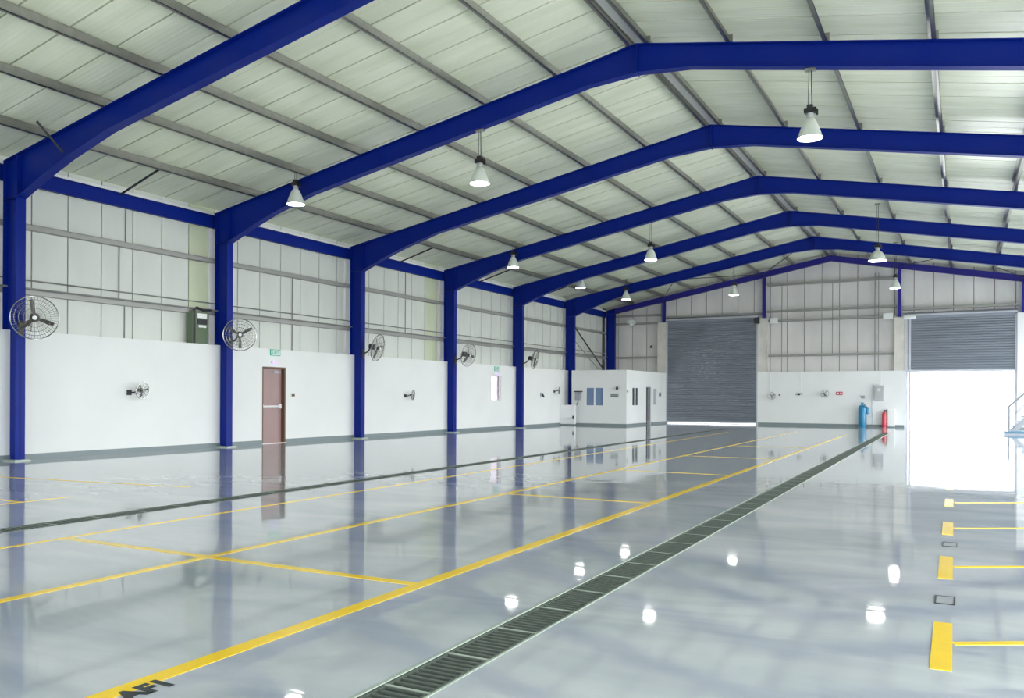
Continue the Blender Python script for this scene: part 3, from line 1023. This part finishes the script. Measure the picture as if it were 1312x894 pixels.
for (yy, zz, lab) in ((34.53, 1.41, 'small dark socket box on the white wall before the site office'),):
    s = thing('socket_box', lab, 'socket', (WX, yy, zz))
    MB().box(WX + 0.001, WX + 0.09, yy - 0.08, yy + 0.08, zz - 0.02, zz + 0.14).build('housing', 'rail_grey', s)
    MB().prism([(WX + 0.09, zz), (WX + 0.16, zz - 0.08), (WX + 0.16, zz - 0.02), (WX + 0.09, zz + 0.1)], 'y', yy - 0.05, yy + 0.05).build('plug', 'black_plastic', s)


# ================================================================== PENDANT LAMPS
def pendant(x, y, z, label, wide=1.0):
    L = thing('pendant_lamp', label, 'lamp', (x, y, z), 'high bay pendant lamps hung from the roof')
    w = wide
    prof = [(0.215 * w, 0.0), (0.20 * w, 0.05), (0.165 * w, 0.16), (0.12 * w, 0.27), (0.085, 0.34), (0.06, 0.36)]
    sh = MB()
    sh.lathe(prof + [(0.052, 0.355), (0.078, 0.33), (0.112 * w, 0.265), (0.157 * w, 0.16), (0.195 * w, 0.05), (0.208 * w, 0.0), (0.215 * w, 0.0)], (0, 0, 0), (0, 0, 1), 28, False)
    shade = sh.build('lamp_shade', 'lamp_shade', L, True, loc=(0, 0, 0))
    MB().tube([(0.215 * w * math.cos(a * math.pi / 14), 0.215 * w * math.sin(a * math.pi / 14), 0.0) for a in range(28)], 0.007, 6, True).build('rim', 'white_metal', shade, True, loc=(0, 0, 0))
    MB().lathe([(0.195 * w, 0.0), (0.193 * w, 0.018)], (0, 0, 0.012), (0, 0, 1), 28).build('diffuser', 'lamp_glow', L, True, loc=(0, 0, 0))
    MB().lathe([(0.045, 0.35), (0.062, 0.37), (0.062, 0.44), (0.05, 0.45)], (0, 0, 0), (0, 0, 1), 16).build('socket', 'sign_grey', L, True, loc=(0, 0, 0))
    b = MB().box(-0.10, 0.11, -0.06, 0.06, 0.45, 0.53).box(-0.05, 0.05, -0.05, 0.05, 0.53, 0.59).box(0.10, 0.135, -0.03, 0.03, 0.40, 0.50)
    b.build('ballast', 'black_plastic', L, loc=(0, 0, 0))
    hung = any(abs(y - q) < 0.09 for q in FY)          # hung from a rafter, else from the roof
    zt = (ztop(x) - 0.46 if hung else zroof(x)) - z
    for dx, nm, r in ((-0.035, 'cable', 0.006), (0.03, 'chain', 0.009)):
        MB().tube([(dx, 0, 0.57), (dx * 0.6, 0, zt - 0.02)], r, 6).build(nm, 'dark_steel', L, loc=(0, 0, 0))
    MB().box(-0.09, 0.09, -0.05, 0.05, zt - 0.05, zt - 0.004).build('canopy', 'galvanised', L, loc=(0, 0, 0))


for (x, y, w, lab) in (
        (-14.25, 15.22, 1.0, 'lit pendant lamp hanging before the second frame, nearest the side wall'),
        (-9.28, 15.59, 1.0, 'lit pendant lamp left of the ridge near the second frame'),
        (-2.42, 15.59, 1.0, 'largest lit pendant lamp, hanging right of the ridge on long cables'),
        (-14.2, 26.22, 1.0, 'lit pendant lamp beside the fourth frame, above the side wall'),
        (-9.28, 26.9, 1.0, 'lit pendant lamp left of the ridge near the fourth frame'),
        (-14.3, 32.45, 1.0, 'pale pendant lamp beside the fifth frame above the side wall'),
        (-14.05, 37.2, 1.0, 'lit pendant lamp above the white site office'),
        (-9.12, 37.79, 1.0, 'small far pendant lamp above the closed grey shutter'),
        (-2.55, 30.5, 1.35, 'wide pendant lamp right of the ridge below the last rafters'),
        (-2.51, 38.37, 1.0, 'small far pendant lamp in front of the end wall conduits')):
    pendant(x, y, 6.0, lab, w)

# ================================================================== SITE OFFICE
of = thing('site_office', 'small white flat-roofed office cabin in the far left corner', 'office', (-15.5, 39.5, 0))
OX, OY, OH = -13.95, 37.05, 2.61
W1 = (-16.04, -15.10, 0.93, 1.84)
S1 = (37.83, 38.72, 0.94, 1.85)
SD = (39.84, 40.56, 0.0, 1.89)
S2 = (40.9, 41.45, 0.95, 1.85)
holed(MB(), 'y', OY, OY + 0.12, WX + 0.42, OX, 0, OH, [W1]).build('front_wall', 'white_wall', of)
holed(MB(), 'x', OX - 0.12, OX, OY + 0.12, EY - 0.02, 0, OH, [S1, SD, S2]).build('side_wall', 'white_wall', of)
MB().box(WX + 0.42, OX, OY, EY - 0.02, OH, OH + 0.05).build('roof', 'white_wall', of)
MB().box(WX + 0.42, WX + 0.5, OY + 0.12, EY - 0.02, 0, OH).build('rear_wall', 'white_wall', of)
MB().box(WX + 0.42, OX + 0.012, OY - 0.012, OY, 0, 0.1).box(OX, OX + 0.012, OY, SD[0], 0, 0.1).box(OX, OX + 0.012, SD[1], EY - 0.02, 0, 0.1).build('skirting', 'skirting_grey', of)


def ofwin(axis, h, split, m, label=None):
    u0, u1, z0, z1 = h
    w = MB()

    def bx(a, b, c, d, t0, t1, mb):
        if axis == 'y':
            mb.box(a, b, OY + t0, OY + t1, c, d)
        else:
            mb.box(OX - t1, OX - t0, a, b, c, d)
    fw = 0.035
    for (a, b, c, d) in ((u0, u0 + fw, z0, z1), (u1 - fw, u1, z0, z1), (u0 + fw, u1 - fw, z0, z0 + fw), (u0 + fw, u1 - fw, z1 - fw, z1)):
        bx(a, b, c, d, 0.0, 0.07, w)
    cuts = [u0 + fw] + [u0 + (u1 - u0) * s for s in split] + [u1 - fw]
    for s in cuts[1:-1]:
        bx(s - 0.03, s + 0.03, z0 + fw, z1 - fw, 0.0, 0.07, w)
    f = w.build('window', 'white_metal', of)
    for i in range(len(cuts) - 1):
        p = MB()
        bx(cuts[i], cuts[i + 1], z0 + fw, z1 - fw, 0.05, 0.06, p)
        p.build('pane', m, f)
    return f


ofwin('y', W1, (0.49,), 'pane_glass')
ofwin('x', S1, (0.5,), 'pane_dark')
ofwin('x', S2, (), 'sign_grey')
dd = MB().box(OX - 0.09, OX - 0.05, SD[0] + 0.03, SD[1] - 0.03, 0.01, SD[3] - 0.03).build('door', 'pane_dark', of)
MB().box(OX - 0.05, OX - 0.03, SD[0] + 0.34, SD[0] + 0.40, 0.02, SD[3] - 0.04).build('door_rail', 'sign_grey', dd)
sg = thing('office_sign', 'small grey sign on the office front wall beside its window', 'sign', (-14.55, OY, 1.36))
MB().box(-14.76, -14.34, OY - 0.02, OY - 0.001, 1.36, 1.54).build('plate', 'sign_grey', sg)
for i in range(2):
    MB().box(-14.72, -14.38 - 0.05 * i, OY - 0.024, OY - 0.02, 1.40 + 0.06 * i, 1.425 + 0.06 * i).build('text_line', 'dark_steel', sg)


def camera_unit(loc, d, label):
    c = thing('security_camera', label, 'camera', loc, 'small security cameras')
    v = Vector(loc)
    d = Vector(d).normalized()
    MB().box(v.x - 0.04, v.x + 0.04, v.y - 0.04, v.y - 0.005 if abs(d.y) > abs(d.x) else v.y + 0.04, v.z - 0.04, v.z + 0.04).build('mount', 'rail_grey', c)
    MB().lathe([(0.03, 0.0), (0.06, 0.05), (0.06, 0.2), (0.05, 0.22)], v + d * 0.04, d, 12).build('housing', 'black_plastic', c, True)


camera_unit((-14.42, OY, 1.84), (0.3, -0.9, -0.3), 'small dark camera on the office front above the grey sign')
camera_unit((-14.87, ECY, 4.16), (0.1, -0.9, -0.3), 'small dark camera high on the end wall left of the closed shutter')
ex = thing('wall_lamp', 'small round lamp on the office side wall near its corner', 'lamp', (OX, 37.15, 1.62))
MB().lathe([(0.05, 0.0), (0.07, 0.02), (0.06, 0.05)], (OX + 0.001, 37.15, 1.65), (1, 0, 0), 14).build('base', 'rail_grey', ex, True)
MB().lathe([(0.05, 0.05), (0.04, 0.09), (0.01, 0.1)], (OX + 0.001, 37.15, 1.65), (1, 0, 0), 14).build('globe', 'sign_white', ex, True)
for (yy, z0, z1, lab) in ((41.9, 1.42, 1.62, 'small grey switch box on the office side wall near the shutter'),):
    s = thing('switch_box', lab, 'switch', (OX, yy, z0))
    MB().box(OX + 0.001, OX + 0.06, yy - 0.12, yy + 0.12, z0, z1).build('housing', 'rail_grey', s)
    MB().box(OX + 0.06, OX + 0.07, yy - 0.05, yy + 0.05, z0 + 0.05, z1 - 0.05).build('lever', 'dark_steel', s)
    MB().tube([(OX + 0.03, yy, z1), (OX + 0.03, yy, OH)], 0.015, 6).build('conduit', 'white_metal', s)
lc = thing('low_cabinet', 'white low cabinet on the floor between the sixth column and the office', 'cabinet', (-16.95, 36.75, 0))
MB().box(WX + 0.02, -16.42, 36.60, 36.78, 0.06, 0.98).build('body', 'white_metal', lc)
MB().box(-16.80, -16.44, 36.58, 36.60, 0.10, 0.40).build('door', 'sign_white', lc)
MB().box(WX + 0.04, -16.45, 36.63, 36.76, 0.0, 0.06).build('plinth', 'skirting_grey', lc)
MB().box(-16.50, -16.44, 36.52, 36.60, 0.30, 0.46).build('latch', 'dark_steel', lc)
jb = thing('junction_box', 'dark bracketed box on the office front wall left of its window', 'box', (-16.35, OY, 1.2))
MB().box(-16.52, -16.26, OY - 0.2, OY - 0.001, 1.22, 1.58).build('housing', 'rail_grey', jb)
MB().box(-16.54, -16.20, OY - 0.24, OY - 0.001, 1.60, 1.66).build('bracket', 'dark_steel', jb)
MB().tube([(-16.4, OY - 0.08, 1.22), (-16.42, OY - 0.1, 1.05), (-16.5, OY - 0.05, 0.99)], 0.02, 6).build('cable', 'dark_steel', jb)

# ================================================================== END WALL THINGS
cy = thing('gas_cylinder', 'tall blue cylinder standing against the white end wall', 'cylinder', (-4.18, 42.75, 0))
MB().lathe([(0.17, 0.0), (0.18, 0.03), (0.18, 0.92), (0.15, 1.0), (0.08, 1.05)], (-4.20, 42.75, 0), (0, 0, 1), 20).build('body', 'cylinder_blue', cy, True)
MB().lathe([(0.05, 1.04), (0.05, 1.10), (0.075, 1.11), (0.075, 1.17), (0.02, 1.18)], (-4.20, 42.75, 0), (0, 0, 1), 14).build('valve', 'cylinder_blue', cy, True)
MB().lathe([(0.06, 0.62), (0.07, 0.65), (0.07, 0.93), (0.05, 0.96)], (-3.99, 42.72, 0), (0, 0, 1), 12).build('side_bottle', 'cylinder_blue', cy, True)
MB().box(-4.08, -3.97, 42.70, 42.74, 0.70, 0.74).box(-4.08, -3.97, 42.70, 42.74, 0.86, 0.90).build('clamp', 'dark_steel', cy)
MB().tube([(-4.15, 42.68, 1.1), (-4.02, 42.62, 1.02), (-3.99, 42.66, 0.9)], 0.014, 6).build('hose', 'dark_steel', cy)
ep = thing('electrical_panel', 'grey electrical panel on the end wall beside the open doorway', 'panel', (-3.49, EY, 1.27))
MB().box(-3.69, -3.30, EY - 0.15, EY - 0.001, 1.27, 1.97).build('housing', 'panel_grey', ep)
MB().box(-3.67, -3.32, EY - 0.165, EY - 0.15, 1.29, 1.95).build('door', 'panel_grey', ep)
MB().box(-3.56, -3.42, EY - 0.170, EY - 0.165, 1.70, 1.84).build('notice', 'flashing_cream', ep)
MB().tube([(-3.78, EY - 0.02, 0.1), (-3.78, EY - 0.02, 2.05), (-3.5, EY - 0.02, 2.05), (-3.5, EY - 0.02, 1.97)], 0.018, 6).build('conduit', 'white_metal', ep)
fe = thing('fire_extinguisher', 'red fire extinguisher standing below the grey electrical panel', 'extinguisher', (-3.26, 42.8, 0))
MB().lathe([(0.09, 0.0), (0.095, 0.02), (0.095, 0.62), (0.07, 0.70), (0.03, 0.73)], (-3.26, 42.85, 0.0), (0, 0, 1), 18).build('body', 'extinguisher_red', fe, True)
MB().lathe([(0.03, 0.72), (0.03, 0.80)], (-3.26, 42.85, 0.0), (0, 0, 1), 10).box(-3.28, -3.13, 42.84, 42.86, 0.78, 0.82).build('handle', 'black_plastic', fe)
MB().tube([(-3.24, 42.82, 0.77), (-3.13, 42.80, 0.7), (-3.13, 42.80, 0.35)], 0.014, 6).build('hose', 'black_plastic', fe)
wc = thing('white_cabinet', 'white narrow cabinet right of the red extinguisher', 'cabinet', (-3.0, 42.9, 0))
MB().box(-3.12, -2.80, 42.9, EY - 0.016, 0.05, 0.86).build('body', 'white_metal', wc)
MB().box(-3.10, -2.82, 42.885, 42.9, 0.08, 0.83).build('door', 'sign_white', wc)
MB().box(-3.10, -2.82, 42.92, EY - 0.03, 0.0, 0.05).build('plinth', 'skirting_grey', wc)
rs = thing('fire_sign', 'small red sign with white marks on the white end wall', 'sign', (-5.25, EY, 1.53))
MB().box(-5.42, -5.12, EY - 0.012, EY - 0.001, 1.52, 1.68).build('plate', 'sign_red', rs)
for i in range(2):
    MB().box(-5.38 + 0.14 * i, -5.29 + 0.14 * i, EY - 0.016, EY - 0.012, 1.56, 1.64).build('mark', 'sign_white', rs)
so = thing('socket_box', 'dark socket at the foot of a white conduit on the end wall', 'socket', (-7.14, EY, 1.55))
MB().box(-7.26, -6.98, EY - 0.09, EY - 0.001, 1.54, 1.62).build('housing', 'rail_grey', so)
MB().prism([(EY - 0.09, 1.54), (EY - 0.16, 1.50), (EY - 0.16, 1.56), (EY - 0.09, 1.60)], 'x', -7.18, -7.08).build('plug', 'black_plastic', so)
cp = thing('call_point', 'tiny dark call point beside the small fan near the closed shutter', 'switch', (-8.08, EY, 1.5))
MB().box(-8.13, -8.03, EY - 0.03, EY - 0.001, 1.47, 1.56).build('backplate', 'rail_grey', cp)
MB().box(-8.11, -8.05, EY - 0.04, EY - 0.03, 1.49, 1.54).build('cover', 'frame_brown', cp)
hs = thing('push_button', 'small grey button box above the blue cylinder', 'switch', (-4.2, EY, 1.4))
MB().box(-4.28, -4.12, EY - 0.05, EY - 0.001, 1.36, 1.50).build('housing', 'panel_grey', hs)
MB().lathe([(0.03, 0), (0.025, 0.03)], (-4.2, EY - 0.05, 1.43), (0, -1, 0), 10).build('button', 'dark_steel', hs, True)
for (xx, zz, w, lab) in ((-8.37, 5.25, 0.36, 'white twin bulkhead light high on the end wall beside the closed shutter'), (-3.12, 5.26, 0.42, 'white bulkhead light high on the end wall beside the open doorway')):
    bl = thing('bulkhead_light', lab, 'light', (xx, ECY - 0.22, zz), 'white bulkhead lights on the end wall')
    MB().box(xx - w / 2, xx + w / 2, ECY - 0.32, ECY - 0.205, zz - 0.14, zz + 0.14).build('housing', 'white_metal', bl)
    for s in (-1, 1):
        MB().box(xx + s * w * 0.25 - w * 0.21, xx + s * w * 0.25 + w * 0.21, ECY - 0.335, ECY - 0.32, zz - 0.12, zz + 0.12).build('lens', 'sign_white', bl)
fl_ = thing('flood_light', 'white flood light on the end wall rail above the office', 'light', (-15.83, ECY - 0.2, 5.4))
MB().tube([(-15.83, ECY - 0.2, 5.40), (-15.83, ECY - 0.55, 5.48)], 0.025, 8).build('bracket', 'white_metal', fl_)
MB().lathe([(0.08, 0.0), (0.2, 0.10), (0.27, 0.2), (0.27, 0.23)], (-15.83, ECY - 0.55, 5.62), (0, -0.25, -1), 20).build('reflector', 'white_metal', fl_, True)
MB().lathe([(0.06, 0.0), (0.10, 0.03), (0.10, 0.12), (0.05, 0.16)], (-15.83, ECY - 0.59, 5.40), (0, -0.25, -1), 14).build('bulb', 'sign_white', fl_, True)

# ================================================================== STAIR AT THE RIGHT
st = thing('staircase', 'steel staircase with handrail rising to the right on a blue-grey base', 'staircase', (1.5, 37.2, 0))
MB().box(1.42, 3.4, 36.85, 38.25, 0.0, 0.13).build('base', 'step_blue', st)
MB().box(1.40, 3.4, 36.83, 36.85, 0.0, 0.05).build('kerb', 'rail_grey', st)
RISE, GO, N = 0.19, 0.16 * 1.02, 14
for i in range(N):
    MB().box(1.62 + i * GO * 1.15, 1.62 + i * GO * 1.15 + 0.24, 37.12, 38.02, 0.13 + (i + 1) * RISE - 0.03, 0.13 + (i + 1) * RISE).build('tread', 'step_blue', st)
xe = 1.62 + N * GO * 1.15
for yy in (37.10, 38.02):
    MB().prism([(1.60, 0.13), (1.82, 0.13), (xe + 0.2, 0.13 + N * RISE - 0.02), (xe, 0.13 + N * RISE - 0.02)], 'y', yy, yy + 0.03).build('stringer', 'rail_grey', st)
    for i in (0, 5, 10, 14):
        px = 1.58 + i * GO * 1.15
        MB().tube([(px, yy + 0.015, 0.13 + i * RISE), (px, yy + 0.015, 1.06 + i * RISE)], 0.022, 8).build('post', 'rail_grey', st)
    MB().tube([(1.56, yy + 0.015, 1.05), (1.58 + 14 * GO * 1.15, yy + 0.015, 1.06 + 14 * RISE)], 0.022, 8).build('handrail', 'rail_grey', st)
    MB().tube([(1.58, yy + 0.015, 0.6), (1.58 + 14 * GO * 1.15, yy + 0.015, 0.6 + 14 * RISE)], 0.014, 6).build('mid_rail', 'rail_grey', st)
MB().box(xe - 0.05, XR - 0.05, 37.0, 38.2, 0.13 + N * RISE - 0.06, 0.13 + N * RISE).build('landing', 'step_blue', st)
for (px, py) in ((xe + 0.1, 37.05), (xe + 0.1, 38.1), (XR - 0.2, 37.05), (XR - 0.2, 38.1)):
    MB().box(px, px + 0.08, py, py + 0.08, 0.0, 0.13 + N * RISE - 0.06).build('support', 'rail_grey', st)
